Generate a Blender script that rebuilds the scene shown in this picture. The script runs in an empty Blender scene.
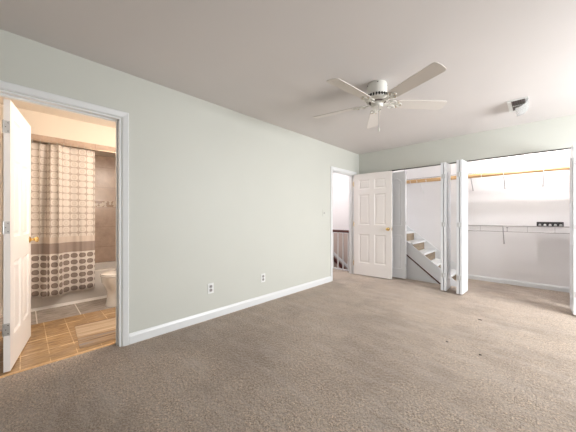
import bpy, bmesh, math, random
from mathutils import Vector, Matrix
random.seed(7)
S = bpy.context.scene
COL = S.collection
PI = math.pi
R = math.radians

# ------------------------------------------------------------------ camera
cam_d = bpy.data.cameras.new('camera')
cam = bpy.data.objects.new('camera', cam_d)
COL.objects.link(cam)
cam_d.sensor_fit = 'HORIZONTAL'
cam_d.sensor_width = 36.0
cam_d.lens = 16.03
cam_d.shift_y = 1.0 / 576
cam_d.clip_start = 0.02
cam.location = (0, 0, 1.153)
cam.rotation_euler = (R(90), 0, R(44.16))
S.camera = cam

# ------------------------------------------------------------------ world, exposure
W = bpy.data.worlds.new('world'); S.world = W; W.use_nodes = True
bg = W.node_tree.nodes['Background']
bg.inputs[0].default_value = (0.75, 0.87, 1.0, 1)
bg.inputs[1].default_value = 1.0
S.view_settings.view_transform = 'Standard'
S.view_settings.look = 'None'
S.view_settings.exposure = 0.12
S.view_settings.gamma = 1.0
S.view_settings.use_curve_mapping = False

# ------------------------------------------------------------------ lights
def area(name, loc, target, sx, sy, power, color):
    d = bpy.data.lights.new(name, 'AREA'); d.shape = 'RECTANGLE'
    d.size = sx; d.size_y = sy; d.energy = power; d.color = color
    o = bpy.data.objects.new(name, d); COL.objects.link(o)
    o.location = loc
    o.rotation_euler = (Vector(target) - Vector(loc)).to_track_quat('-Z', 'Y').to_euler()
    return o
def point(name, loc, power, color, rad=0.06):
    d = bpy.data.lights.new(name, 'POINT'); d.energy = power; d.color = color; d.shadow_soft_size = rad
    o = bpy.data.objects.new(name, d); COL.objects.link(o); o.location = loc
    return o
# daylight outside the two bedroom windows (right wall and the wall behind the camera)
area('window_daylight', (2.46, 3.40, 1.50), (-1.0, 3.4, 0.0), 2.1, 1.2, 225, (0.975, 0.985, 1.0))
area('window_daylight', (0.2, -1.72, 1.5), (-0.8, 3.0, 1.0), 1.7, 1.3, 3, (1.0, 0.90, 0.80))
# closet lamp, hall lamp, bathroom vanity lamp, added low bathroom fill
point('closet_lamp_light', (-0.02, 5.12, 2.36), 47, (1.0, 0.955, 0.96), 0.035)
point('hall_lamp_light', (-3.7, 4.4, 2.2), 44, (1.0, 0.93, 0.93), 0.1)
point('bathroom_light', (-3.15, 1.25, 2.05), 20, (1.0, 0.86, 0.76), 0.08)
point('bathroom_light', (-2.95, 1.15, 1.55), 15, (1.0, 0.88, 0.80), 0.08)  # added low fill that brightens the bathroom floor and tub

# ------------------------------------------------------------------ materials
def newmat(name, color, rough=0.6, metal=0.0, spec=0.5):
    m = bpy.data.materials.new(name); m.use_nodes = True
    b = m.node_tree.nodes['Principled BSDF']
    b.inputs['Base Color'].default_value = (*color, 1)
    b.inputs['Roughness'].default_value = rough
    b.inputs['Metallic'].default_value = metal
    b.inputs['Specular IOR Level'].default_value = spec
    return m
class N:
    """small node helper"""
    def __init__(s, m):
        s.m = m; s.t = m.node_tree; s.b = s.t.nodes['Principled BSDF']
    def add(s, ty, **kw):
        n = s.t.nodes.new(ty)
        for k, v in kw.items(): setattr(n, k, v)
        return n
    def link(s, a, b): s.t.links.new(a, b)
    def math(s, op, a, b=None, c=None):
        n = s.add('ShaderNodeMath', operation=op)
        for i, v in enumerate((a, b, c)):
            if v is None: continue
            if isinstance(v, (int, float)): n.inputs[i].default_value = v
            else: s.link(v, n.inputs[i])
        return n.outputs[0]
    def mix(s, fac, a, b):
        n = s.add('ShaderNodeMix', data_type='RGBA')
        for sock, v in ((n.inputs[0], fac), (n.inputs[6], a), (n.inputs[7], b)):
            if isinstance(v, (int, float)): sock.default_value = v
            elif isinstance(v, tuple): sock.default_value = (*v, 1)
            else: s.link(v, sock)
        return n.outputs[2]
    def noise(s, vec, scale, detail=3.0, rough=0.55):
        n = s.add('ShaderNodeTexNoise'); n.inputs['Scale'].default_value = scale
        n.inputs['Detail'].default_value = detail; n.inputs['Roughness'].default_value = rough
        if vec is not None: s.link(vec, n.inputs['Vector'])
        return n.outputs[0]
    def obj(s): return s.add('ShaderNodeTexCoord').outputs['Object']
    def uv(s): return s.add('ShaderNodeTexCoord').outputs['UV']
    def sep(s, v):
        n = s.add('ShaderNodeSeparateXYZ'); s.link(v, n.inputs[0]); return n.outputs
    def scale(s, v, sc):
        n = s.add('ShaderNodeMapping'); s.link(v, n.inputs[0]); n.inputs['Scale'].default_value = sc
        return n.outputs[0]
    def ramp(s, fac, lo, hi):
        n = s.add('ShaderNodeMapRange'); n.inputs[1].default_value = lo; n.inputs[2].default_value = hi
        s.link(fac, n.inputs[0]); return n.outputs[0]
    def bump(s, h, strength, dist):
        n = s.add('ShaderNodeBump'); n.inputs['Strength'].default_value = strength
        n.inputs['Distance'].default_value = dist; s.link(h, n.inputs['Height'])
        s.link(n.outputs[0], s.b.inputs['Normal'])
    def color(s, c): s.link(c, s.b.inputs['Base Color'])

def paint(name, col, rough=0.6, bump=0.06, var=0.03):
    m = newmat(name, col, rough); n = N(m); o = n.obj()
    v = n.noise(o, 1.3, 2)
    dark = tuple(c * (1 - var) for c in col); lite = tuple(min(1, c * (1 + var)) for c in col)
    n.color(n.mix(v, dark, lite))
    n.bump(n.noise(o, 180, 2), bump, 0.002)
    return m
M = {}
M['wall'] = paint('pale_green_wall_paint', (0.595, 0.605, 0.555), 0.55)
M['ceil'] = paint('ceiling_paint', (0.71, 0.68, 0.67), 0.8)
M['white'] = paint('white_wall_paint', (0.82, 0.805, 0.81), 0.6)
M['trim'] = paint('white_trim_paint', (0.76, 0.775, 0.78), 0.35, 0.02, 0.01)
M['door'] = paint('white_door_paint', (0.85, 0.81, 0.78), 0.38, 0.03, 0.01)
M['bifold'] = paint('white_bifold_paint', (0.80, 0.82, 0.85), 0.35, 0.03, 0.01)
M['beige'] = paint('beige_lower_wall', (0.50, 0.41, 0.36), 0.6)
M['bathwall'] = paint('cream_bathroom_paint', (0.82, 0.75, 0.66), 0.6)
M['fanwhite'] = paint('antique_white_enamel', (0.74, 0.73, 0.68), 0.35, 0.0, 0.01)
M['blade'] = paint('pale_blade_laminate', (0.70, 0.66, 0.62), 0.5, 0.0, 0.03)
M['dark'] = newmat('dark_recess', (0.02, 0.018, 0.016), 0.8)
M['track'] = newmat('track_metal', (0.10, 0.10, 0.10), 0.5, 0.5)
M['brass'] = newmat('polished_brass', (0.78, 0.56, 0.24), 0.22, 1.0)
M['nickel'] = newmat('satin_nickel', (0.55, 0.55, 0.55), 0.35, 1.0)
M['plastic'] = newmat('white_plastic', (0.82, 0.83, 0.82), 0.35)
M['porcelain'] = newmat('white_porcelain', (0.86, 0.84, 0.81), 0.10)
M['tub'] = newmat('white_tub_enamel', (0.74, 0.71, 0.69), 0.16)
M['caulk'] = newmat('white_caulk', (0.95, 0.94, 0.92), 0.5)
M['wire'] = newmat('white_vinyl_wire', (0.36, 0.335, 0.335), 0.4)
M['hingewhite'] = newmat('painted_hinge', (0.66, 0.67, 0.68), 0.35, 0.2)
M['bracemetal'] = newmat('grey_brace_metal', (0.42, 0.40, 0.42), 0.45, 0.4)
M['black'] = newmat('black_plastic', (0.02, 0.018, 0.02), 0.35)
M['rodmetal'] = newmat('bronze_rod_metal', (0.52, 0.42, 0.34), 0.3, 0.9)
M['darkwood'] = newmat('dark_stained_wood', (0.075, 0.016, 0.011), 0.35)
M['clear'] = newmat('clear_plastic', (0.88, 0.89, 0.90), 0.15)
M['clear'].node_tree.nodes['Principled BSDF'].inputs['Transmission Weight'].default_value = 0.75
M['ventdark'] = newmat('dark_vent_louver', (0.16, 0.13, 0.12), 0.6)

def carpet():
    m = newmat('taupe_cut_pile_carpet', (0.35, 0.29, 0.25), 0.95, 0, 0.2); n = N(m); o = n.obj()
    fine = n.noise(o, 95, 3, 0.8); mid = n.noise(o, 42, 3, 0.65)
    big = n.noise(o, 1.3, 5, 0.65); mott = n.noise(o, 9, 4, 0.6)
    streak = n.noise(n.scale(o, (2.2, 9.0, 1)), 1.0, 3, 0.6)
    c = n.mix(n.ramp(fine, 0.36, 0.64), (0.17, 0.118, 0.078), (0.93, 0.745, 0.575))
    c = n.mix(n.math('MULTIPLY', n.ramp(mid, 0.58, 0.36), 0.6), c, (0.27, 0.20, 0.15))
    c = n.mix(n.math('MULTIPLY', n.ramp(mott, 0.40, 0.65), 0.35), c, (0.60, 0.50, 0.41))
    c = n.mix(n.math('MULTIPLY', n.ramp(big, 0.46, 0.62), 0.62), c, (0.30, 0.225, 0.165))
    c = n.mix(n.math('MULTIPLY', n.ramp(streak, 0.48, 0.70), 0.35), c, (0.64, 0.56, 0.50))
    n.color(c)
    n.b.inputs['Sheen Weight'].default_value = 0.35
    n.b.inputs['Sheen Roughness'].default_value = 0.5
    h = n.math('ADD', fine, n.math('MULTIPLY', mid, 1.5))
    n.bump(h, 1.0, 0.02)
    return m
M['carpet'] = carpet()

def bath_tile():
    m = newmat('plank_stone_tile', (0.3, 0.2, 0.1), 0.22); n = N(m); o = n.obj()
    x, y, z = n.sep(o)
    grain = n.noise(n.scale(o, (14, 2.2, 1)), 3.0, 5, 0.65)
    # row of large grey tiles along the tub: joints every 0.37 m
    g = n.mix(n.ramp(grain, 0.3, 0.7), (0.26, 0.225, 0.20), (0.58, 0.53, 0.49))
    fy = n.math('FRACT', n.math('DIVIDE', n.math('ADD', y, 10 * 0.37 - 0.10), 0.37))
    jg = n.math('GREATER_THAN', n.math('ABSOLUTE', n.math('SUBTRACT', fy, 0.5)), 0.487)
    g = n.mix(jg, g, (0.82, 0.77, 0.72))
    # small brown tiles over the rest of the room
    fx = n.math('FRACT', n.math('DIVIDE', n.math('ADD', x, 3.36 + 3.05), 0.305))
    py = n.math('FRACT', n.math('DIVIDE', n.math('ADD', y, 6.80 - 0.15), 0.17))
    j1 = n.math('GREATER_THAN', n.math('ABSOLUTE', n.math('SUBTRACT', fx, 0.5)), 0.472)
    j2 = n.math('GREATER_THAN', n.math('ABSOLUTE', n.math('SUBTRACT', py, 0.5)), 0.482)
    grain2 = n.noise(n.scale(o, (30, 5, 1)), 1.6, 5, 0.7)
    b = n.mix(n.ramp(grain2, 0.32, 0.68), (0.23, 0.135, 0.065), (0.64, 0.42, 0.21))
    patch = n.noise(o, 5.0, 3, 0.6)
    b = n.mix(n.math('MULTIPLY', n.ramp(patch, 0.4, 0.65), 0.45), b, (0.33, 0.24, 0.155))
    b = n.mix(n.math('MULTIPLY', n.math('MAXIMUM', j1, j2), n.ramp(patch, 0.62, 0.42)), b, (0.80, 0.58, 0.32))
    n.color(n.mix(n.math('LESS_THAN', x, -3.87), b, g))
    return m
M['bathtile'] = bath_tile()

def wall_tile():
    m = newmat('brown_wall_tile', (0.4, 0.27, 0.18), 0.25); n = N(m); o = n.obj()
    x, y, z = n.sep(o)
    c = n.mix(n.ramp(n.noise(o, 7, 5, 0.7), 0.3, 0.7), (0.46, 0.345, 0.275), (0.62, 0.48, 0.39))
    fz = n.math('FRACT', n.math('DIVIDE', z, 0.33)); fy = n.math('FRACT', n.math('DIVIDE', n.math('ADD', n.math('ADD', y, x), 10.0), 0.33))
    j = n.math('MAXIMUM', n.math('GREATER_THAN', fz, 0.985), n.math('GREATER_THAN', fy, 0.985))
    c = n.mix(j, c, (0.36, 0.26, 0.21))
    # mosaic border
    v = n.add('ShaderNodeTexVoronoi'); v.inputs['Scale'].default_value = 32; n.link(o, v.inputs['Vector'])
    mo = n.mix(n.math('GREATER_THAN', n.sep(v.outputs['Color'])[0], 0.55), (0.32, 0.20, 0.13), (0.62, 0.52, 0.42))
    band = n.math('MULTIPLY', n.math('GREATER_THAN', z, 1.32), n.math('LESS_THAN', z, 1.42))
    n.color(n.mix(band, c, mo))
    return m
M['walltile'] = wall_tile()

def curtain_mat():
    m = newmat('patterned_curtain_fabric', (0.6, 0.5, 0.4), 0.8, 0, 0.2); n = N(m); u, v, w = n.sep(n.uv())
    P = 0.086
    cu = n.math('DIVIDE', u, P); cv = n.math('DIVIDE', v, P)
    fu = n.math('SUBTRACT', n.math('FRACT', cu), 0.5); fv = n.math('SUBTRACT', n.math('FRACT', cv), 0.5)
    def supr(a, p):
        x = n.math('POWER', n.math('ABSOLUTE', fu), p); y = n.math('POWER', n.math('ABSOLUTE', fv), p)
        return n.math('POWER', n.math('ADD', x, y), 1.0 / p)
    r4 = supr(0, 3.0); r2 = supr(0, 2.0)
    sq = n.math('LESS_THAN', r4, 0.45)
    ring = n.math('MULTIPLY', n.math('GREATER_THAN', r2, 0.20), n.math('LESS_THAN', r2, 0.26))
    hsh = n.math('FRACT', n.math('MULTIPLY', n.math('SINE', n.math('ADD', n.math('MULTIPLY', n.math('FLOOR', cu), 12.99), n.math('MULTIPLY', n.math('FLOOR', cv), 78.2))), 437.5))
    ring = n.math('MULTIPLY', ring, n.math('GREATER_THAN', hsh, 0.45))
    up = n.mix(sq, (0.46, 0.40, 0.355), (0.72, 0.67, 0.63))
    up = n.mix(n.math('MULTIPLY', ring, 0.6), up, (0.50, 0.43, 0.37))
    a = n.math('POWER', n.math('ABSOLUTE', n.math('DIVIDE', fu, 0.43)), 2.4); b = n.math('POWER', n.math('ABSOLUTE', n.math('DIVIDE', fv, 0.36)), 2.4)
    rr = n.math('ADD', a, b)
    ov = n.math('LESS_THAN', rr, 1.0)
    lo = n.mix(ov, (0.74, 0.70, 0.675), (0.27, 0.22, 0.205))
    lo = n.mix(n.math('MULTIPLY', n.math('LESS_THAN', rr, 0.45), 0.4), lo, (0.40, 0.34, 0.30))
    c = n.mix(n.math('LESS_THAN', v, 0.71), up, lo)
    tb = n.math('MULTIPLY', n.math('GREATER_THAN', v, 0.695), n.math('LESS_THAN', v, 0.825))
    c = n.mix(tb, c, (0.37, 0.305, 0.275))
    lb = n.math('MULTIPLY', n.math('GREATER_THAN', v, 0.825), n.math('LESS_THAN', v, 0.90))
    c = n.mix(lb, c, (0.66, 0.585, 0.53))
    n.color(c)
    n.b.inputs['Subsurface Weight'].default_value = 0.0
    return m
M['curtain'] = curtain_mat()

def wood(name, a, b, sc=(2, 30, 30), rough=0.45):
    m = newmat(name, a, rough); n = N(m); o = n.obj()
    n.color(n.mix(n.ramp(n.noise(n.scale(o, sc), 1.0, 4, 0.6), 0.3, 0.7), a, b))
    return m
M['rodwood'] = wood('varnished_pine', (0.52, 0.30, 0.13), (0.72, 0.48, 0.25))
M['rawwood'] = wood('bare_riser_wood', (0.20, 0.155, 0.10), (0.34, 0.27, 0.19), (3, 3, 20), 0.7)
def mat_stripes():
    m = newmat('bath_mat_weave', (0.5, 0.4, 0.3), 0.95, 0, 0.1); n = N(m); x, y, z = n.sep(n.obj())
    wv = n.noise(n.scale(n.obj(), (26, 2.0, 1)), 1.0, 4, 0.6)
    c = n.mix(n.ramp(wv, 0.35, 0.65), (0.42, 0.31, 0.21), (0.70, 0.57, 0.42))
    def st(lo, hi): return n.math('MULTIPLY', n.math('GREATER_THAN', x, lo), n.math('LESS_THAN', x, hi))
    br = n.mix(n.ramp(wv, 0.35, 0.65), (0.22, 0.145, 0.095), (0.60, 0.45, 0.30))
    c = n.mix(st(0.03, 0.36), c, br)
    c = n.mix(st(-0.36, -0.285), c, (0.26, 0.16, 0.10))
    c = n.mix(n.math('MULTIPLY', n.ramp(wv, 0.55, 0.6), n.math('ADD', st(0.10, 0.36), 0.0)), c, (0.30, 0.27, 0.25))
    n.color(c)
    n.bump(n.noise(n.obj(), 300, 2), 0.6, 0.004)
    return m
M['mat'] = mat_stripes()
M['stairbrown'] = newmat('brown_stair_carpet', (0.22, 0.15, 0.11), 0.95)

# ------------------------------------------------------------------ mesh helpers
class MB:
    def __init__(s): s.bm = bmesh.new()
    def box(s, x0, y0, z0, x1, y1, z1, rot=None):
        x0, x1 = sorted((x0, x1)); y0, y1 = sorted((y0, y1)); z0, z1 = sorted((z0, z1))
        vs = [s.bm.verts.new(p) for p in ((x0,y0,z0),(x1,y0,z0),(x1,y1,z0),(x0,y1,z0),(x0,y0,z1),(x1,y0,z1),(x1,y1,z1),(x0,y1,z1))]
        for f in ((3,2,1,0),(4,5,6,7),(0,1,5,4),(1,2,6,5),(2,3,7,6),(3,0,4,7)): s.bm.faces.new([vs[i] for i in f])
        return s
    def ring(s, c, u, v, ru, rv, n): return [s.bm.verts.new(c + u * (ru * math.cos(2*PI*i/n)) + v * (rv * math.sin(2*PI*i/n))) for i in range(n)]
    def skin(s, rings, caps=True, closed=False):
        n = len(rings[0]); L = len(rings)
        for i in range(L if closed else L - 1):
            a, b = rings[i], rings[(i+1) % L]
            for k in range(n): s.bm.faces.new((a[k], a[(k+1) % n], b[(k+1) % n], b[k]))
        if caps and not closed:
            s.bm.faces.new(list(reversed(rings[0]))); s.bm.faces.new(rings[-1])
        return s
    def tube(s, pts, r, n=10, closed=False):
        pts = [Vector(p) for p in pts]; L = len(pts); rings = []; u = None
        for i, p in enumerate(pts):
            a = pts[i-1] if (i > 0 or closed) else p
            b = pts[(i+1) % L] if (i < L-1 or closed) else p
            t = (b - a).normalized()
            if u is None:
                u = t.cross(Vector((0,0,1)))
                if u.length < 0.05: u = t.cross(Vector((0,1,0)))
            u = (u - t * u.dot(t)).normalized(); v = t.cross(u)
            rr = r[i] if isinstance(r, (list, tuple)) else r
            rings.append(s.ring(p, u, v, rr, rr, n))
        return s.skin(rings, not closed, closed)
    def lathe(s, prof, c=(0,0,0), n=32, axis='Z'):
        c = Vector(c); ax = {'Z': (Vector((1,0,0)), Vector((0,1,0)), Vector((0,0,1))), 'Y': (Vector((0,0,1)), Vector((1,0,0)), Vector((0,1,0))), 'X': (Vector((0,1,0)), Vector((0,0,1)), Vector((1,0,0)))}[axis]
        return s.skin([s.ring(c + ax[2]*z, ax[0], ax[1], r, r, n) for r, z in prof])
    def prism(s, poly, axis, a, b):
        """poly: 2D points; extruded along axis between a and b. axis Y: (x,z); X: (y,z); Z: (x,y)"""
        f = {'Y': lambda p, t: (p[0], t, p[1]), 'X': lambda p, t: (t, p[0], p[1]), 'Z': lambda p, t: (p[0], p[1], t)}[axis]
        A = [s.bm.verts.new(f(p, a)) for p in poly]; B = [s.bm.verts.new(f(p, b)) for p in poly]
        s.bm.faces.new(A); s.bm.faces.new(list(reversed(B)))
        for i in range(len(poly)):
            j = (i+1) % len(poly); s.bm.faces.new((A[j], A[i], B[i], B[j]))
        return s
    def xf(s, mat): bmesh.ops.transform(s.bm, matrix=mat, verts=s.bm.verts); return s
    def build(s, name, m, parent=None, bevel=0.0, smooth=False, seg=2):
        bmesh.ops.recalc_face_normals(s.bm, faces=s.bm.faces)
        me = bpy.data.meshes.new(name); s.bm.to_mesh(me); s.bm.free()
        me.materials.append(m)
        o = bpy.data.objects.new(name, me); COL.objects.link(o)
        if parent is not None: o.parent = parent
        if smooth:
            for p in me.polygons: p.use_smooth = True
            me.set_sharp_from_angle(angle=R(40))
        if bevel:
            b = o.modifiers.new('bevel', 'BEVEL'); b.width = bevel; b.segments = seg; b.limit_method = 'ANGLE'; b.angle_limit = R(40)
        return o
def struct(mb, name, m, parent=None, **kw):
    o = mb.build(name, m, parent, **kw)
    if parent is None: o['kind'] = 'structure'
    return o
def thing(name, label, cat, loc=(0,0,0), rz=0.0, group=None, kind=None):
    o = bpy.data.objects.new(name, None); COL.objects.link(o); o.empty_display_size = 0.05
    o.location = loc; o.rotation_euler = (0, 0, rz); o['label'] = label; o['category'] = cat
    if group: o['group'] = group
    if kind: o['kind'] = kind
    return o
def tag(o, label, cat, group=None):
    o['label'] = label; o['category'] = cat
    if group: o['group'] = group
    return o
def copy_thing(o, loc, label=None):
    c = o.copy(); COL.objects.link(c); c.location = loc
    if label: c['label'] = label
    for ch in list(o.children):
        d = ch.copy(); COL.objects.link(d); d.parent = c
        for g in list(ch.children):
            e = g.copy(); COL.objects.link(e); e.parent = d
    return c

# ------------------------------------------------------------------ room shell
LX, LXB = -2.655, -2.775          # bedroom / far face of the left wall
BY, BYB = 4.85, 4.97              # bedroom / closet face of the back wall
CY = 5.80                         # closet back wall
H = 2.45
RX, FY = 2.2, -1.5
BD0, BD1, BDH = -0.136, 0.602, 2.033     # bathroom door opening
HD0, HD1, HDH = 3.885, 4.665, 2.005      # hall door opening
CL0, CL1, CLH = -2.05, 0.395, 2.040      # closet opening

struct(MB().box(LXB, FY, -0.05, RX, CY, 0), 'floor', M['carpet'])
struct(MB().box(-4.7, 2.8, -0.05, LXB, 4.85, 0), 'floor_hall', M['carpet'])
struct(MB().box(-5.3, -0.25, -0.05, LXB, 1.5, 0.0), 'floor_bathroom', M['bathtile'])
struct(MB().box(LXB, FY, H, RX, BYB, H + 0.06), 'ceiling', M['ceil'])
struct(MB().box(-2.2, BYB, H, 0.6, CY, H + 0.06), 'ceiling_closet', M['white'])
struct(MB().box(-4.7, 2.8, H, LXB, CY, H + 0.06).box(LXB, BYB, H, -2.2, CY, H + 0.06), 'ceiling_hall', M['white'])
struct(MB().box(-5.3, -0.25, H, LXB, 1.5, H + 0.06), 'ceiling_bathroom', M['bathwall'])
w = MB().box(LXB, FY, 0, LX, BD0, H).box(LXB, BD1, 0, LX, HD0, H).box(LXB, HD1, 0, LX, BYB, H)
w.box(LXB, BD0, BDH, LX, BD1, H).box(LXB, HD0, HDH, LX, HD1, H)
struct(w, 'wall_left', M['wall'])
w = MB().box(LX, BY, 0, CL0, BYB, H).box(CL1, BY, 0, RX, BYB, H).box(CL0, BY, CLH, CL1, BYB, H)
struct(w, 'wall_back', M['wall'])
# right wall with a window, wall behind the camera with a window
w = MB().box(RX, FY, 0, RX + 0.12, 2.35, H).box(RX, 4.45, 0, RX + 0.12, BYB, H).box(RX, 2.35, 0, RX + 0.12, 4.45, 0.8).box(RX, 2.35, 2.1, RX + 0.12, 4.45, H)
struct(w, 'wall_right', M['wall'])
w = MB().box(LXB, FY - 0.12, 0, -0.65, FY, H).box(1.05, FY - 0.12, 0, RX + 0.12, FY, H).box(-0.65, FY - 0.12, 0, 1.05, FY, 0.85).box(-0.65, FY - 0.12, 2.15, 1.05, FY, H)
struct(w, 'wall_front', M['wall'])
# closet
struct(MB().box(-2.2, CY, 0, 0.6, CY + 0.1, H), 'wall_closet_back', M['white'])
struct(MB().box(-2.2, BYB, 0, -2.10, CY, H), 'wall_closet_left', M['white'])
struct(MB().box(0.46, BYB, 0, 0.6, CY, H), 'wall_closet_right', M['white'])
# hall and stairwell
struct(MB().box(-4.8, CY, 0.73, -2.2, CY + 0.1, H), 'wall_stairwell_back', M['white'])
struct(MB().box(-4.8, CY, -2.2, -2.2, CY + 0.1, 0.73), 'wall_stairwell_lower', M['beige'])  # lower stretch of the stairwell wall coloured beige, white above
struct(MB().box(-4.8, 2.8, -2.2, -4.7, CY, H), 'wall_hall_left', M['white'])
struct(MB().box(-4.7, 2.7, 0, LXB, 2.8, H), 'wall_hall_front', M['white'])
struct(MB().box(-2.3, BYB, -2.2, -2.2, CY, H), 'wall_stairwell_right', M['white'])
struct(MB().box(-4.7, 4.75, -2.2, -2.3, 4.85, -0.05), 'wall_stairwell_front', M['white'])
# bathroom
struct(MB().box(-5.3, -0.35, 0, LXB, -0.25, H), 'wall_bathroom_left', M['bathwall'])
struct(MB().box(-4.43, 1.40, 0, LXB, 1.5, H).box(-5.3, 1.40, 2.35, -4.43, 1.5, H), 'wall_bathroom_right', M['bathwall'])
struct(MB().box(-5.3, -0.25, 0, -5.20, 1.5, H).box(-5.20, 1.40, 0.0, -4.43, 1.5, 2.35), 'wall_tub_surround', M['walltile'])
struct(MB().box(-5.2, -0.25, 0, -4.43, -0.17, H), 'wall_tub_left', M['bathwall'])
struct(MB().box(-5.2, -0.17, 2.17, -4.42, 1.40, H), 'ceiling_soffit', M['bathwall'])

struct(MB().box(-4.46, -0.17, 2.085, -4.428, 1.40, 2.17), 'trim_7', M['walltile'])
# baseboards
def baseboard(name, m, horiz, a0, a1, face, side, h=0.095, t=0.014):
    """profile with a bevelled top; horiz 'Y': runs along Y on plane x=face, growing towards side"""
    prof = [(0, 0), (t, 0), (t, h * 0.72), (t * 0.55, h * 0.9), (t * 0.35, h), (0, h)]
    p = [(face + side * q, z) for q, z in prof]
    mb = MB()
    if horiz == 'Y': mb.prism(p, 'Y', a0, a1)
    else: mb.prism(p, 'X', a0, a1)
    return struct(mb, name, m)
CW = 0.054                                  # casing width
baseboard('baseboard_left', M['trim'], 'Y', BD1 + CW + 0.006, HD0 - CW - 0.006, LX, 1)
baseboard('baseboard_left_near', M['trim'], 'Y', FY, BD0 - CW - 0.006, LX, 1)
baseboard('baseboard_closet_back', M['trim'], 'X', -1.05, 0.46, CY, -1, 0.08)
baseboard('baseboard_closet_right', M['trim'], 'Y', BYB, CY - 0.014, 0.46, -1, 0.08)
baseboard('baseboard_right', M['trim'], 'Y', FY, BY, RX, -1)
baseboard('baseboard_front', M['trim'], 'X', LX + 0.014, RX - 0.014, FY, 1)
baseboard('baseboard_back', M['trim'], 'X', CL1 + 0.01, RX - 0.014, BY, -1)

# door casings with jambs (one trim each)
def casing(name, y0, y1, h, hinge_low):
    mb = MB()
    cut = 0.004
    prof = [(0, 0), (0.006, 0.010), (0.012, 0.012), (0.036, 0.017), (0.047, 0.019), (CW, 0.014), (CW, 0)]   # (away from opening, out of the wall)
    for side in (0, 1):
        face = LX if side == 0 else LXB
        sg = 1 if side == 0 else -1
        # three mitred runs, drawn as a swept profile
        path = [(y0, 0.0, -1, 0), (y0, h, -1, 1), (y1, h, 1, 1), (y1, 0.0, 1, 0)]
        rings = []
        for (y, z, dy, dz) in path:
            rings.append([mb.bm.verts.new((face + sg * o, y + dy * (d + cut), z + dz * (d + cut))) for d, o in prof])
        mb.skin(rings)
    # jambs line the opening
    j = 0.0
    mb.box(LXB, y0, 0, LX, y0 + 0.012, h).box(LXB, y1 - 0.012, 0, LX, y1, h).box(LXB, y0 + 0.012, h - 0.012, LX, y1 - 0.012, h)
    return struct(mb, name, M['trim'])
casing('trim_1', BD0, BD1, BDH, True)
casing('trim_2', HD0, HD1, HDH, False)
# stops inside the jambs
xs = LXB + 0.045
struct(MB().box(xs, BD1 - 0.024, 0, xs + 0.03, BD1 - 0.012, BDH - 0.012).box(xs, BD0 + 0.012, BDH - 0.024, xs + 0.03, BD1 - 0.024, BDH - 0.012), 'trim_3', M['trim'])
struct(MB().box(-2.735, HD1 - 0.024, 0, -2.705, HD1 - 0.012, HDH - 0.012).box(-2.735, HD0 + 0.012, 0, -2.705, HD0 + 0.024, HDH - 0.012).box(-2.735, HD0 + 0.024, HDH - 0.024, -2.705, HD1 - 0.024, HDH - 0.012), 'trim_4', M['trim'])
struct(MB().prism([(LXB - 0.012, 0), (LXB + 0.022, 0), (LXB + 0.015, 0.006), (LXB - 0.006, 0.006)], 'Y', BD0 + 0.013, BD1 - 0.025), 'trim_5', M['rodwood'])
# windows (out of the picture, they let the daylight in)
def window(name, mb_boxes): return struct(mb_boxes, name, M['trim'])
f = MB()
for y in (2.35, 3.37, 4.39): f.box(RX + 0.03, y, 0.8, RX + 0.08, y + 0.06, 2.1)
for z in (0.8, 1.42, 2.05): f.box(RX + 0.035, 2.35, z, RX + 0.075, 4.45, z + 0.05)
window('window_1', f)
f = MB()
for x in (-0.65, 0.17, 0.99): f.box(x, FY - 0.08, 0.85, x + 0.06, FY - 0.03, 2.15)
for z in (0.85, 1.47, 2.10): f.box(-0.65, FY - 0.075, z, 1.05, FY - 0.035, z + 0.05)
window('window_2', f)

# ------------------------------------------------------------------ panelled doors
def panel_slab(w, h, t, panels, name, m, parent, x0=0.0, z0=0.0):
    """flat slab with moulded raised panels on both faces; panels = [(xa, za, xb, zb)]; local x = width, y = 0..t"""
    xs = sorted({0.0, w, *[p[0] for p in panels], *[p[2] for p in panels]})
    zs = sorted({0.0, h, *[p[1] for p in panels], *[p[3] for p in panels]})
    bm = bmesh.new(); pf = []
    for y, flip in ((0.0, False), (t, True)):
        V = {(i, k): bm.verts.new((x0 + x, y, z0 + z)) for i, x in enumerate(xs) for k, z in enumerate(zs)}
        for i in range(len(xs) - 1):
            for k in range(len(zs) - 1):
                q = [V[i, k], V[i+1, k], V[i+1, k+1], V[i, k+1]]
                if flip: q.reverse()
                fc = bm.faces.new(q)
                cx, cz = (xs[i] + xs[i+1]) / 2, (zs[k] + zs[k+1]) / 2
                if any(p[0] < cx < p[2] and p[1] < cz < p[3] for p in panels): pf.append(fc)
        if y == 0.0: A = V
    B = V
    nx, nz = len(xs) - 1, len(zs) - 1
    loop = [(i, 0) for i in range(nx)] + [(nx, k) for k in range(nz)] + [(i, nz) for i in range(nx, 0, -1)] + [(0, k) for k in range(nz, 0, -1)]
    for a, b in zip(loop, loop[1:] + loop[:1]): bm.faces.new((A[b], A[a], B[a], B[b]))
    bmesh.ops.recalc_face_normals(bm, faces=bm.faces)
    for th, dp in ((0.006, -0.004), (0.016, -0.006), (0.012, 0.0), (0.026, 0.007)):
        bmesh.ops.inset_individual(bm, faces=pf, thickness=th, depth=dp)
    me = bpy.data.meshes.new(name); bm.to_mesh(me); bm.free(); me.materials.append(m)
    o = bpy.data.objects.new(name, me); COL.objects.link(o); o.parent = parent
    return o
def six_panels(w, h):
    st = 0.105 * w / 0.74; mid = 0.095 * w / 0.74; pw = (w - 2 * st - mid) / 2
    out = []
    for k in range(2):
        xa = st + k * (pw + mid)
        out += [(xa, 0.24, xa + pw, 0.80), (xa, 0.985, xa + pw, 1.58), (xa, 1.68, xa + pw, h - 0.12)]
    return out
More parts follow.
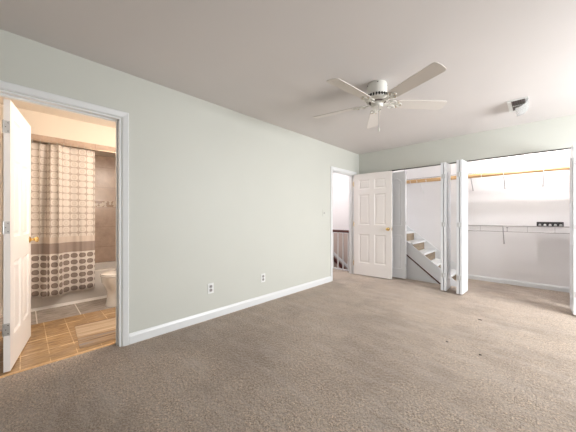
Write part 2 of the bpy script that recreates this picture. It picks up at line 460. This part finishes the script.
def knob(parent, x, t, z, side):
    s = -1 if side < 0 else 1
    y = 0.0 if s < 0 else t
    prof = [(0.031, 0), (0.031, 0.004), (0.016, 0.010), (0.0115, 0.014), (0.0115, 0.030), (0.020, 0.038), (0.0265, 0.048), (0.026, 0.056), (0.018, 0.063), (0.006, 0.066)]
    mb = MB().lathe([(r, s * q) for r, q in prof], (x, y, z), 24, 'Y')
    return mb.build('door_knob', M['brass'], parent, smooth=True)
def hinge_edge(parent, z, m, pin_y):
    """hinge leaf let into the hinge edge (local x=0) plus its knuckle"""
    mb = MB()
    mb.prism([(0.002, z - 0.045), (0.032, z - 0.045), (0.034, z - 0.038), (0.034, z + 0.038), (0.032, z + 0.045), (0.002, z + 0.045)], 'X', -0.0025, 0.0)
    o = mb.build('hinge', m, parent)
    k = MB()
    for i in range(3): k.lathe([(0.0055, -0.045 + 0.03 * i + 0.001), (0.0055, -0.045 + 0.03 * (i + 1) - 0.001)], (-0.0055, pin_y, z), 12)
    k.lathe([(0.003, -0.050), (0.003, 0.050)], (-0.0055, pin_y, z), 10)
    k.build('hinge_knuckle', m, o, smooth=True)
    for dz in (-0.03, 0.0, 0.03):
        MB().lathe([(0.0035, -0.0035), (0.0035, -0.002)], (0, 0.017 + 0.006 * (1 if dz == 0 else -1), z + dz), 10, 'X').build('hinge_screw', M['track'], o)
# bathroom door, swung into the bathroom
dw = 0.703
th = math.atan2(0.118, -0.700)
d1 = thing('door_1', 'white six-panel door with brass knob standing open inside the bathroom', 'door', (-2.792, -0.070, 0.015), th, kind='structure')
panel_slab(dw, 2.005, 0.035, six_panels(dw, 2.005), 'door_panel', M['door'], d1)
knob(d1, dw - 0.06, 0.035, 0.925, -1); knob(d1, dw - 0.06, 0.035, 0.925, 1)
MB().box(dw, 0.006, 0.895, dw + 0.0015, 0.029, 0.955).box(dw, 0.011, 0.915, dw + 0.007, 0.024, 0.935).build('door_latch', M['brass'], d1)
for z in (1.80, 1.06, 0.31): hinge_edge(d1, z, M['nickel'], 0.035)
# hall door, swung into the bedroom against the back wall
dw2 = 0.735
d2 = thing('door_2', 'white six-panel door with brass knob swung back into the bedroom beside the closet', 'door', (-2.640, 4.620, 0.015), R(4.6), kind='structure')
panel_slab(dw2, 1.985, 0.035, six_panels(dw2, 1.985), 'door_panel', M['door'], d2)
knob(d2, dw2 - 0.06, 0.035, 0.915, -1); knob(d2, dw2 - 0.06, 0.035, 0.915, 1)
MB().box(dw2, 0.006, 0.885, dw2 + 0.0015, 0.029, 0.945).box(dw2, 0.011, 0.905, dw2 + 0.007, 0.024, 0.925).build('door_latch', M['brass'], d2)
for z in (1.80, 1.0, 0.22): hinge_edge(d2, z, M['brass'], 0.0)

# ------------------------------------------------------------------ bifold closet doors
LW, LT, LH = 0.303, 0.032, 1.975
def mould_ring(mb, pts2, y, out):
    """raised moulding following a closed outline on face y; out = outward sign"""
    n = len(pts2); c = Vector((sum(p[0] for p in pts2) / n, sum(p[1] for p in pts2) / n))
    rings = []
    for i in range(n):
        p = Vector(pts2[i]); a = Vector(pts2[i-1]); b = Vector(pts2[(i+1) % n])
        t = (b - a).normalized(); nr = Vector((t.y, -t.x))
        if nr.dot(c - p) < 0: nr = -nr
        rings.append([mb.bm.verts.new((p.x + nr.x * d, y + out * o, p.y + nr.y * d)) for d, o in ((0, -0.001), (0.003, 0.006), (0.009, 0.008), (0.016, 0.004), (0.022, -0.001))])
    mb.skin(rings, False, True)
def leaf(parent, M4):
    """one bifold leaf, local x 0..LW, y 0..LT, transformed by M4 in the pair's frame"""
    mb = MB().box(0, 0, 0, LW, LT, LH)
    o = mb.build('leaf', M['bifold'], parent, bevel=0.002)
    o.data.transform(M4)
    pm = MB()
    for y, out in ((0.0, -1), (LT, 1)):
        xa, xb = 0.055, LW - 0.055
        mould_ring(pm, [(xa, 0.17), (xb, 0.17), (xb, 0.80), (xa, 0.80)], y, out)
        zc = LH - 0.20; arch = [(xa + (xb - xa) * k / 12, zc + 0.075 * math.sin(PI * k / 12)) for k in range(12, -1, -1)]
        mould_ring(pm, [(xa, 0.97), (xb, 0.97)] + arch, y, out)
        # raised fields
        for (za, zb) in ((0.22, 0.75), (1.02, zc - 0.03)):
            yy = sorted((y, y + out * 0.004)); pm.box(xa + 0.05, yy[0], za, xb - 0.05, yy[1], zb)
    p = pm.build('leaf_moulding', M['bifold'], o); p.data.transform(M4)
    return o
def pin_hinge(parent, x, y, z):
    mb = MB().box(x - 0.03, y - 0.003, z - 0.032, x + 0.03, y - 0.0005, z + 0.032)
    mb.lathe([(0.005, -0.034), (0.005, 0.034)], (x, y - 0.005, z), 10)
    return mb.build('hinge', M['hingewhite'], parent)
def folded_pair(label, x, yfront, tilt, loose=0.0, gap=0.010):
    """two leaves folded together, their hinged edges towards the room"""
    t = thing('bifold_door', label, 'closet door', (x, yfront, 0.02), tilt, 'folding closet doors', 'thing')
    Rz = Matrix.Rotation(PI / 2, 4, 'Z')      # leaf x -> +y
    # leaf A occupies x from -(LT+gap/2) ..; leaf B x from gap/2
    leaf(t, Matrix.Translation((-gap / 2, 0, 0)) @ Rz @ Matrix.Rotation(R(loose), 4, 'Z'))
    leaf(t, Matrix.Translation((gap / 2 + LT, 0, 0)) @ Rz @ Matrix.Rotation(R(-loose), 4, 'Z'))
    for z in (0.24, 1.02, 1.76): pin_hinge(t, 0, 0, z)
    for s in (-1, 1):   # pivot and guide pins into the track
        MB().lathe([(0.005, LH), (0.005, LH + 0.03)], (s * (gap / 2 + LT / 2), LW - 0.03, 0), 10).build('pivot_pin', M['nickel'], t)
    return t
pa = folded_pair('white folding closet door folded up edge-on just beside the closet stair', -1.035, 4.500, R(0.5))
pb = folded_pair('white folding closet door folded up, its bright panel facing the shelf and black holder', -0.820, 4.455, R(-4))
for z in (0.95,):
    k = MB().lathe([(0.010, 0.0), (0.008, 0.012), (0.014, 0.020), (0.016, 0.027), (0.010, 0.033)], (0.005 + LT, 0.075, z), 16, 'X')
    k.build('pull_knob', M['plastic'], pb, smooth=True)
pc = folded_pair('white folding closet door folded up at the closet end past the black holder', 0.340, 4.440, R(2))
# the leaf standing flat in the opening behind the hall door, its mate folded flat behind it
t = thing('bifold_door', 'white folding closet door standing flat in the opening, half hidden behind the open hall door', 'closet door', (-2.035, 4.862, 0.02), 0, 'folding closet doors', 'thing')
leaf(t, Matrix.Identity(4)); leaf(t, Matrix.Translation((0, LT + 0.008, 0)))
for z in (0.24, 1.02, 1.76):
    MB().box(0.295, LT - 0.02, z - 0.03, 0.305, LT + 0.03, z + 0.03).build('hinge', M['hingewhite'], t)
MB().lathe([(0.005, LH), (0.005, LH + 0.03)], (0.02, LT / 2, 0), 10).build('pivot_pin', M['nickel'], t)
# overhead track
tr = MB().box(CL0, 4.868, CLH - 0.008, CL1, 4.872, CLH).box(CL0, 4.904, CLH - 0.008, CL1, 4.908, CLH).box(CL0, 4.868, CLH - 0.004, CL1, 4.908, CLH - 0.0005)
tag(tr.build('closet_track', M['track']), 'dark metal door track running under the closet header', 'track')

# ------------------------------------------------------------------ closet stair
RISE, RUN = 0.176, 0.2005
st = thing('staircase', 'white boxed stair with open treads climbing behind the folding closet doors', 'stairs', (-1.65, 4.92, 0))
# stringer towards the room and the panel below it
slope = RISE / RUN
def zt(x): return 0.691 - (x + 1.734) * 0.79
x1 = -0.88
st_mb = MB().prism([(-2.095, zt(-2.095)), (x1, max(zt(x1), 0.0)), (x1, 0.0), (-1.188, 0.0), (-2.095, zt(-2.095) - 0.245)], 'Y', 4.985, 5.005)
o = st_mb.build('stringer', M['bifold']); o.parent = st; o.matrix_parent_inverse = Matrix.Translation((1.65, -4.92, 0))
inv = Matrix.Translation((1.65, -4.92, 0))
def stpart(mb, name, m, bevel=0.0):
    o = mb.build(name, m, bevel=bevel); o.parent = st; o.matrix_parent_inverse = inv; return o
def lowz(x): return zt(x) - 0.245
stpart(MB().prism([(-2.09, lowz(-2.09)), (-1.17, lowz(-1.17)), (-1.20, lowz(-1.17) - 0.004), (-2.09, lowz(-2.09) - 0.022)], 'Y', 4.976, 4.992), 'stringer_trim', M['darkwood'])
stpart(MB().prism([(-2.09, 0.0), (-1.20, 0.0), (-2.09, lowz(-2.09) - 0.022)], 'Y', 4.992, 5.004), 'side_panel', M['bifold'])
stpart(MB().box(-2.09, 4.980, 0, -1.22, 4.990, 0.035), 'base_strip', M['trim'])
for i in range(-2, 5):
    nx = -1.65 + RUN * i; nz = 0.672 - RISE * i
    if nz < 0.05: continue
    stpart(MB().box(max(nx - RUN - 0.012, -2.09), 5.007, nz - 0.030, nx, 5.775, nz), 'tread', M['trim'], 0.004)
    xr = nx - 0.025
    if xr > -2.06: stpart(MB().box(xr - 0.014, 5.007, max(nz - RISE, 0.002), xr, 5.775, nz - 0.031), 'riser', M['rawwood'])
sk = [(-2.09, 1.02), (-1.0, 0.17), (-0.92, 0.08), (-0.92, 0.0), (-2.09, 0.0)]
stpart(MB().prism(sk, 'Y', 5.780, 5.797), 'wall_skirt', M['trim'])

# ------------------------------------------------------------------ closet rod, shelves
rod = thing('closet_rod', 'varnished pine closet rod hung along the front of the upper wire shelf', 'closet rod', (-0.8, 5.445, 1.866))
mb = MB().lathe([(0.034, -1.28), (0.034, 1.245)], (0, 0, 0), 24, 'X')
mb.build('pole', M['rodwood'], rod, smooth=True)
for x in (-1.286, 1.25):
    MB().lathe([(0.040, -0.004), (0.040, 0.006)], (x, 0, 0), 24, 'X').build('end_socket', M['plastic'], rod, smooth=True)
for x in (-1.03, -0.905, -0.74, 0.12, 0.41, 0.87):
    hk = MB().tube([(x, 0.0375, 0.022), (x, 0.0375, 0.0)] + [(x, 0.038 * math.cos(a), -0.038 * math.sin(a)) for a in [R(15 * k) for k in range(1, 14)]], 0.004, 8)
    hk.build('rod_hook', M['plastic'], rod, smooth=True)
def wire_shelf(label, x0, x1, y0, y1, z, lip, braces, bracem, wall_z):
    t = thing('wire_shelf', label, 'wire shelf', (x0, y1, z), 0, 'closet wire shelves')
    L = x1 - x0; D = y1 - y0
    mb = MB()
    for yy, zz, r in ((-0.004, 0, 0.0035), (-D, 0, 0.0042), (-D * 0.5, -0.004, 0.0035)):
        mb.tube([(0, yy, zz), (L, yy, zz)], r, 6)
    mb.build('long_wires', M['wire'], t, smooth=True)
    cw = MB(); k = 0
    while k * 0.0275 < L:
        x = k * 0.0275 + 0.004
        cw.tube([(x, -0.004, 0.003), (x, -D - 0.003, 0.003)] + ([(x, -D - 0.004, -lip)] if k % 11 == 0 else []), 0.0022, 5); k += 1
    cw.build('cross_wires', M['wire'], t)
    MB().tube([(0, -D - 0.004, -lip), (L, -D - 0.004, -lip)], 0.0052, 8).build('lip_wire', M['wire'], t, smooth=True)
    for i, bx in enumerate(braces):
        m = bracem[i]
        b = MB().tube([(bx - x0, -D, -0.012), (bx - x0, -0.012, wall_z - z), (bx - x0, -0.004, wall_z - z - 0.02)], 0.0065, 8)
        b.lathe([(0.011, -0.006), (0.011, 0.0)], (bx - x0, -0.001, wall_z - z - 0.012), 10, 'Y')
        b.build('support_brace', m, t, smooth=True)
    return t
G, P_ = M['bracemetal'], M['plastic']
wire_shelf('white wire shelf high in the closet, just behind the pine rod', -2.08, 0.45, 5.50, 5.795, 1.925, 0.025, (-1.69, -0.85, -0.40, 0.068), (P_, G, G, G), 1.66)
wire_shelf('white wire shelf at waist height carrying the small black holder', -1.02, 0.45, 5.58, 5.795, 1.003, 0.093, (-0.41,), (G,), 0.71)
# joint clips on the lower shelf beside the brace are part of the holder's neighbour
cl = thing('shelf_joint_clip', 'small dark clip on the front wires of the waist-high shelf by its brace', 'clip', (-0.355, 5.57, 0.94))
MB().box(-0.012, -0.006, 0.028, 0.012, 0.002, 0.048).build('upper_jaw', M['bracemetal'], cl, bevel=0.002)
MB().box(-0.009, -0.006, -0.035, 0.009, 0.002, -0.012).build('lower_jaw', M['bracemetal'], cl, bevel=0.002)
MB().box(-0.004, -0.004, -0.014, 0.004, 0.0, 0.030).build('strap', M['wire'], cl)
# black slotted holder
bh = thing('slotted_holder', 'small black slotted holder with white cups lying on the waist-high wire shelf', 'holder', (0.14, 5.64, 1.0085))
fr = MB().box(-0.145, -0.05, 0, 0.145, 0.05, 0.008).box(-0.145, -0.05, 0.056, 0.145, -0.042, 0.068).box(-0.145, 0.042, 0.056, 0.145, 0.05, 0.068)
for k in range(6):
    x = -0.145 + 0.0564 * k; fr.box(x, -0.05, 0.008, x + 0.008, -0.042, 0.056).box(x, 0.042, 0.008, x + 0.008, 0.05, 0.056)
for x in (-0.145, 0.137): fr.box(x, -0.042, 0.008, x + 0.008, 0.042, 0.068)
fr.box(-0.137, 0.030, 0.008, 0.137, 0.042, 0.056)
fr.build('case', M['black'], bh, bevel=0.003)
for k in range(5):
    x = -0.109 + 0.0564 * k
    MB().lathe([(0.015, 0.0085), (0.016, 0.016), (0.013, 0.034), (0.005, 0.037)], (x, -0.012, 0), 16).build('white_cup', M['plastic'], bh, smooth=True)

# ------------------------------------------------------------------ hall railing and stairwell
ry = 4.835
rl = thing('stair_railing', 'white baluster railing with dark handrail seen through the hall doorway', 'railing', (-3.3, ry, 0))
hr = MB().prism([(-0.028, 0.815), (0.028, 0.815), (0.034, 0.835), (0.030, 0.858), (0.012, 0.870), (-0.012, 0.870), (-0.030, 0.858), (-0.034, 0.835)], 'X', -0.9, 0.52)
hr.build('handrail', M['darkwood'], rl, bevel=0.002)
MB().box(-0.9, -0.03, 0.0, 0.52, 0.03, 0.022).build('bottom_rail', M['trim'], rl, bevel=0.003)
for k in range(11):
    x = -0.88 + 0.128 * k
    MB().lathe([(0.015, 0.022), (0.015, 0.20), (0.011, 0.22), (0.014, 0.26), (0.013, 0.5), (0.010, 0.79), (0.010, 0.816)], (x, 0, 0), 10).build('baluster', M['trim'], rl, smooth=True)
def hz(x): return 0.148 - (x + 3.996) * 0.706
struct(MB().prism([(-4.6, hz(-4.6) + 0.13), (-2.4, hz(-2.4) + 0.13), (-2.4, hz(-2.4) + 0.05), (-4.6, hz(-4.6) + 0.05)], 'Y', 5.782, 5.80), 'trim_6', M['trim'])
hrl = thing('wall_handrail', 'dark wooden handrail sloping down the stairwell wall beyond the white balusters', 'handrail', (-4.0, 5.74, hz(-4.0) - 0.02))
p = [(-0.5, 0.5 * 0.706), (1.4, -1.4 * 0.706)]
MB().prism([(p[0][0], p[0][1] + 0.05), (p[1][0], p[1][1] + 0.05), (p[1][0], p[1][1] - 0.05), (p[0][0], p[0][1] - 0.05)], 'Y', -0.03, 0.01).build('rail', M['darkwood'], hrl, bevel=0.008)
for x in (-0.3, 0.3, 0.9):
    MB().box(x - 0.015, 0.01, -x * 0.706 - 0.02, x + 0.015, 0.06, -x * 0.706 + 0.01).build('wall_bracket', M['brass'], hrl)
sw = MB()
for i in range(9):
    x = -4.7 + 0.255 * i; z = -0.45 - 0.18 * i
    sw.box(x, 4.85, z - 0.25, x + 0.26, 5.78, z)
struct(sw, 'floor_stairwell', M['stairbrown'])

# ------------------------------------------------------------------ ceiling fan
FX, FYc, BZ = -1.12, 2.405, 2.262
fan = thing('ceiling_fan', 'antique white five-blade ceiling fan with pull chain', 'ceiling fan', (FX, FYc, H))
def fz(z): return z - H
hs = MB().lathe([(0.084, 0.0), (0.088, -0.006), (0.092, -0.020), (0.092, -0.100), (0.088, -0.112), (0.092, -0.118)], (0, 0, 0), 40)
hs.build('ceiling_housing', M['fanwhite'], fan, smooth=True)
mt = MB().lathe([(0.088, -0.118), (0.094, -0.124), (0.108, -0.140), (0.112, -0.158), (0.100, -0.172), (0.070, -0.180)], (0, 0, 0), 40).build('motor_body', M['fanwhite'], fan, smooth=True)
v = MB()
for k in range(26):
    a = 2 * PI * k / 26; c, s = math.cos(a), math.sin(a)
    mb = MB().box(0.096, -0.0055, -0.149, 0.1125, 0.0055, -0.122); mb.xf(Matrix.Rotation(a, 4, 'Z'))
    me = bpy.data.meshes.new('tmp'); mb.bm.to_mesh(me); mb.bm.free(); v.bm.from_mesh(me); bpy.data.meshes.remove(me)
v.build('vent_slots', M['dark'], mt)
for a in (0.6, 2.2, 3.9, 5.2):
    MB().lathe([(0.006, 0.0), (0.006, 0.006)], (0.090 * math.cos(a), 0.090 * math.sin(a), -0.022), 10).build('screw', M['dark'], fan)
sh = MB().lathe([(0.050, -0.180), (0.060, -0.184), (0.060, -0.190), (0.053, -0.194), (0.053, -0.218), (0.048, -0.226), (0.020, -0.229)], (0, 0, 0), 32)
sh.build('switch_housing', M['fanwhite'], fan, smooth=True)
MB().lathe([(0.078, -0.1735), (0.080, -0.178), (0.066, -0.184)], (0, 0, 0), 32).build('dark_collar', M['ventdark'], fan, smooth=True)
ch = MB().tube([(0.030, -0.040, -0.215), (0.036, -0.048, -0.225), (0.036, -0.048, -0.44)], 0.0022, 6)
ch.build('pull_chain', M['nickel'], fan)
MB().lathe([(0.003, -0.44), (0.007, -0.448), (0.008, -0.475), (0.004, -0.485)], (0.036, -0.048, 0), 12).build('chain_pull', M['fanwhite'], fan, smooth=True)
PITCH = R(-13)
for k in range(5):
    a = R(-24 + 72 * k)
    T = Matrix.Rotation(a, 4, 'Z') @ Matrix.Translation((0, 0, BZ - H)) @ Matrix.Rotation(PITCH, 4, 'X')
    # blade outline, root at r=.175 tip r=.68
    pts = [(0.178, -0.048), (0.195, -0.056), (0.40, -0.064), (0.655, -0.068), (0.672, -0.060), (0.680, -0.045), (0.684, 0.0), (0.680, 0.045), (0.672, 0.060), (0.655, 0.068), (0.40, 0.064), (0.195, 0.056), (0.178, 0.048)]
    b = MB().prism(pts, 'Z', -0.003, 0.003); b.xf(T); b.build('blade', M['blade'], fan, bevel=0.0015)
    # scrolled blade iron under the blade root
    ir = MB()
    ir.prism([(0.060, -0.016), (0.11, -0.011), (0.15, -0.010), (0.15, 0.010), (0.11, 0.011), (0.060, 0.016)], 'Z', 0.002 - 0.014, 0.008 - 0.014)
    for s in (-1, 1):
        ir.tube([(0.145 + 0.030 * math.cos(q), s * (0.030 + 0.024 * math.sin(q)), -0.008) for q in [R(20 * j) for j in range(18)]], 0.0055, 8, closed=True)
        ir.tube([(0.13, s * 0.008, -0.009), (0.165, s * 0.020, -0.008), (0.200, s * 0.046, -0.008)], 0.006, 8)
    ir.tube([(0.215 + 0.022 * math.cos(q), 0.020 * math.sin(q), -0.007) for q in [R(20 * j) for j in range(18)]], 0.005, 8, closed=True)
    ir.prism([(0.145, -0.010), (0.235, -0.012), (0.245, 0.0), (0.235, 0.012), (0.145, 0.010)], 'Z', -0.008, -0.003)
    ir.xf(T); io = ir.build('blade_iron', M['fanwhite'], fan, smooth=True)
    for (x, y) in ((0.200, 0.034), (0.200, -0.034), (0.232, 0.0)):
        MB().lathe([(0.006, -0.011), (0.006, -0.0085)], (x, y, 0), 10).xf(T).build('blade_screw', M['brass'], io)

# ------------------------------------------------------------------ ceiling register with air deflector
vt = thing('ceiling_vent', 'white ceiling air register with dark louvers and clear curved deflector', 'air vent', (-0.157, 3.975, H))
vx, vy = 0.088, 0.200
fr = MB().box(-vx, -vy, -0.008, -vx + 0.036, vy, 0).box(vx - 0.024, -vy, -0.008, vx, vy, 0).box(-vx + 0.024, -vy, -0.008, vx - 0.024, -vy + 0.026, 0).box(-vx + 0.024, vy - 0.026, -0.008, vx - 0.024, vy, 0)
fr.build('frame', M['plastic'], vt, bevel=0.002)
MB().box(-vx + 0.036, -vy + 0.026, -0.0022, vx - 0.024, vy - 0.026, -0.0005).build('duct_opening', M['dark'], vt)
for k in range(6):
    x = -0.043 + 0.0196 * k
    MB().prism([(x - 0.008, -0.010), (x + 0.006, -0.0025), (x + 0.008, -0.0025), (x - 0.006, -0.010)], 'Y', -vy + 0.026, vy - 0.026).build('louver', M['ventdark'], vt)
MB().box(-0.052, -0.006, -0.011, 0.064, 0.006, -0.0026).build('damper_bar', M['plastic'], vt)
# curved plastic deflector hanging from one side of the register
df = MB()
arc = [(0.088 - 0.0 - 0.17 * math.sin(R(q)), -0.010 - 0.115 * (1 - math.cos(R(q)))) for q in range(0, 91, 10)]
arc = [(0.090 - 0.105 * (1 - math.cos(R(q))), -0.009 - 0.085 * math.sin(R(q))) for q in range(0, 91, 10)]
inner = [(x - 0.003, z + 0.001) for x, z in reversed(arc)]
df.prism(arc + inner, 'Y', -0.19, 0.13)
df.build('air_deflector', M['clear'], vt, smooth=True)

# ------------------------------------------------------------------ outlets and switch
def outlet(label, y, z):
    t = thing('wall_outlet', label, 'outlet', (LX, y, z), 0, 'wall outlets')
    MB().box(0, -0.036, -0.058, 0.005, 0.036, 0.058).build('cover_plate', M['plastic'], t, bevel=0.002)
    for dz in (-0.021, 0.021):
        s = MB().prism([(-0.017, dz - 0.010), (-0.011, dz - 0.016), (0.011, dz - 0.016), (0.017, dz - 0.010), (0.017, dz + 0.010), (0.011, dz + 0.016), (-0.011, dz + 0.016), (-0.017, dz + 0.010)], 'X', 0.005, 0.0075).build('socket', M['wire'], t)
        MB().box(0.0075, -0.009, dz - 0.003, 0.0082, -0.006, dz + 0.008).box(0.0075, 0.006, dz - 0.003, 0.0082, 0.009, dz + 0.008).build('slots', M['dark'], s)
    MB().lathe([(0.004, 0.005), (0.004, 0.0065)], (0, 0, 0), 10, 'X').build('plate_screw', M['nickel'], t)
outlet('white wall outlet low on the green wall, nearer the bathroom doorway', 1.475, 0.345)
outlet('white wall outlet low on the green wall, nearer the hall doorway', 2.25, 0.332)
sw = thing('light_switch', 'white light switch on the green wall beside the hall doorway', 'light switch', (LX, 3.625, 1.225))
MB().box(0, -0.036, -0.058, 0.005, 0.036, 0.058).build('cover_plate', M['wall'], sw, bevel=0.002)
MB().prism([(-0.005, -0.014), (0.005, -0.014), (0.005, 0.008), (-0.005, 0.008)], 'X', 0.005, 0.016).build('toggle', M['bracemetal'], sw)

# ------------------------------------------------------------------ bathroom
tb = thing('bathtub', 'white built-in bathtub behind the patterned shower curtain', 'bathtub', (-4.815, 0.615, 0))
tx, ty = 0.383, 0.783
def rrect(hx, hy, r, z, n=6, cx=0, cy=0):
    out = []
    for (sx, sy, a0) in ((1, 1, 0), (-1, 1, 90), (-1, -1, 180), (1, -1, 270)):
        for k in range(n + 1):
            a = R(a0 + 90 * k / n); out.append((cx + sx * (hx - r) + r * math.cos(a), cy + sy * (hy - r) + r * math.sin(a), z))
    return out
bt = MB()
loops = [rrect(tx, ty, 0.004, 0), rrect(tx, ty, 0.004, 0.36), rrect(tx + 0.0, ty, 0.006, 0.395), rrect(tx - 0.012, ty - 0.012, 0.02, 0.405),
         rrect(tx - 0.075, ty - 0.085, 0.12, 0.405), rrect(tx - 0.09, ty - 0.10, 0.13, 0.392), rrect(tx - 0.12, ty - 0.16, 0.14, 0.16), rrect(tx - 0.17, ty - 0.24, 0.12, 0.075)]
bt.skin([[bt.bm.verts.new(p) for p in l] for l in loops])
bt.build('tub_shell', M['tub'], tb, smooth=True)
MB().prism([(tx, 0.0), (tx + 0.022, 0.0), (tx, 0.032)], 'Y', -0.78, 0.78).build('caulk_strip', M['caulk'], tb)
MB().lathe([(0.03, 0.0), (0.028, 0.003), (0.01, 0.004)], (0, 0.45, 0.0755), 20).build('drain', M['nickel'], tb, smooth=True)

cx_ = -4.385
rd = thing('shower_curtain_rod', 'bronze shower curtain rod across the tub alcove', 'curtain rod', (cx_, 0.615, 2.085))
MB().lathe([(0.0125, -0.780), (0.0125, 0.780)], (0, 0, 0), 20, 'Y').build('rod', M['rodmetal'], rd, smooth=True)
for s in (-1, 1): MB().lathe([(0.030, s * 0.785), (0.030, s * 0.775), (0.018, s * 0.762)], (0, 0, 0), 20, 'Y').build('end_flange', M['rodmetal'], rd, smooth=True)
cu = thing('shower_curtain', 'beige shower curtain printed with circles and taupe ovals hanging outside the tub', 'shower curtain', (cx_, 0.0, 0))
ztop, zbot = 2.062, 0.165
NU, NV = 420, 26
bm = bmesh.new(); uvl = bm.loops.layers.uv.new('UVMap')
def cpos(s, v):
    """s: 0..1 along the rod, v: 0 bottom .. 1 top; gathers are tight on the left and flat on the right"""
    y = -0.16 + 0.845 * s
    ph = s * 2 * PI
    left = 1.0 / (1 + math.exp((y - 0.32) / 0.03))
    x = (0.004 + 0.012 * left * (0.4 + 0.6 * v)) * math.sin(ph * 9.5 + 0.5 * math.sin(ph * 2.0)) + 0.010 * math.sin(ph * 3.6 + 1.0)
    # one broad panel hangs forward, wider at the hem than at the rings
    yl, yr = 0.150 + 0.085 * v, 0.350 - 0.020 * v
    sg = lambda q: 1.0 / (1 + math.exp(-max(-40, min(40, q))))
    x += 0.105 * (sg((y - yl) / 0.006) - sg((y - yr) / 0.010)) * (1 - 0.45 * v)
    x -= 0.018 * sg((yl - y) / 0.02) * (1 - 0.3 * v)
    x += 0.014 * math.exp(-((y - 0.54) / 0.02) ** 2) * (1 - v)
    yy = y + 0.008 * left * math.cos(ph * 9.5)
    return Vector((x, yy, zbot + (ztop - zbot) * v))
ul = [0.0]
for i in range(NU): ul.append(ul[-1] + (cpos((i+1) / NU, 0.5) - cpos(i / NU, 0.5)).length)
V = [[bm.verts.new(cpos(i / NU, k / NV)) for k in range(NV + 1)] for i in range(NU + 1)]
for i in range(NU):
    for k in range(NV):
        f = bm.faces.new((V[i][k], V[i+1][k], V[i+1][k+1], V[i][k+1])); f.smooth = True
        for lp, (a, b) in zip(f.loops, ((i, k), (i+1, k), (i+1, k+1), (i, k+1))):
            lp[uvl].uv = (ul[a], zbot + (ztop - zbot) * b / NV)
me = bpy.data.meshes.new('fabric'); bm.to_mesh(me); bm.free(); me.materials.append(M['curtain'])
fo = bpy.data.objects.new('fabric', me); COL.objects.link(fo); fo.parent = cu
sm = fo.modifiers.new('thick', 'SOLIDIFY'); sm.thickness = 0.0015
for k in range(12):
    s = (k + 0.35) / 12.0; p = cpos(s, 1.0)
    MB().tube([(p.x * 0.4 + 0.0005, p.y, 2.0785) ] and [(0.0165 * math.cos(q) , p.y + 0.001 * math.sin(q), 2.078 + 0.027 * math.sin(q)) for q in [R(24 * j) for j in range(15)]], 0.0028, 6, closed=True).build('curtain_ring', M['nickel'], cu, smooth=True)

# toilet, facing along the tub
to = thing('toilet', 'white toilet with closed lid beyond the bathroom doorway', 'toilet', (-3.985, 1.05, 0))
def loopring(mb, hx, y0, y1, z, n=36, sq=2.2):
    cy = (y0 + y1) / 2; hy = (y1 - y0) / 2; out = []
    for i in range(n):
        a = 2 * PI * i / n; c, s = math.cos(a), math.sin(a)
        out.append(mb.bm.verts.new((hx * math.copysign(abs(c) ** (2 / sq), c), cy + hy * math.copysign(abs(s) ** (2 / sq), s), z)))
    return out
b = MB()
b.skin([loopring(b, *q) for q in ((0.115, -0.315, 0.16, 0.0), (0.118, -0.320, 0.16, 0.02), (0.112, -0.308, 0.15, 0.06), (0.110, -0.300, 0.15, 0.14), (0.122, -0.308, 0.15, 0.20), (0.150, -0.330, 0.14, 0.255), (0.176, -0.356, 0.12, 0.31), (0.184, -0.366, 0.12, 0.385))])
b.build('bowl', M['porcelain'], to, smooth=True)
b = MB(); b.skin([loopring(b, *q) for q in ((0.180, -0.364, 0.105, 0.387), (0.188, -0.372, 0.11, 0.392), (0.188, -0.372, 0.11, 0.402), (0.182, -0.366, 0.105, 0.406))])
b.build('seat', M['porcelain'], to, smooth=True)
b = MB(); b.skin([loopring(b, *q) for q in ((0.180, -0.364, 0.105, 0.408), (0.186, -0.370, 0.11, 0.413), (0.184, -0.368, 0.11, 0.422), (0.150, -0.32, 0.09, 0.430), (0.05, -0.2, 0.0, 0.432))])
b.build('lid', M['porcelain'], to, smooth=True)
tk = MB().box(-0.235, 0.135, 0.38, 0.235, 0.335, 0.72).build('tank', M['porcelain'], to, bevel=0.025, seg=3)
MB().box(-0.245, 0.125, 0.722, 0.245, 0.342, 0.758).build('tank_lid', M['porcelain'], to, bevel=0.010, seg=3)
MB().lathe([(0.012, 0.0), (0.012, -0.014)], (-0.18, 0.135, 0.66), 14, 'Y').tube([(-0.18, 0.116, 0.66), (-0.12, 0.112, 0.652)], 0.006, 8).build('flush_lever', M['nickel'], to)

bmx = MB().box(-0.315, -0.40, 0.001, 0.315, 0.40, 0.007).build('bath_mat', M['mat'], None, bevel=0.005)
bmx.location = (-3.16, 0.755, 0)
bmx.rotation_euler = (0, 0, R(-3))
tag(bmx, 'beige and brown striped bath mat on the tiled floor near the toilet', 'bath mat')

# specks on the carpet
for k, (x, y, r, lab) in enumerate(((-0.458, 3.557, 0.017, 'dark bit of lint on the carpet closest to the folded closet doors'), (-0.596, 2.719, 0.010, 'tiny dark bit of lint on the open carpet below the ceiling fan side'), (-0.342, 2.655, 0.010, 'tiny dark bit of lint on the open carpet, farthest from the green wall'))):
    pts = [(x + r * (1 + 0.35 * math.sin(3 * q + k)) * math.cos(q), y + 0.6 * r * (1 + 0.3 * math.cos(2 * q + k)) * math.sin(q)) for q in [2 * PI * j / 12 for j in range(12)]]
    tag(MB().prism(pts, 'Z', 0.0005, 0.006).build('lint', M['dark'], None, bevel=0.002), lab, 'lint', 'bits of lint on the carpet')
print('scene ok')
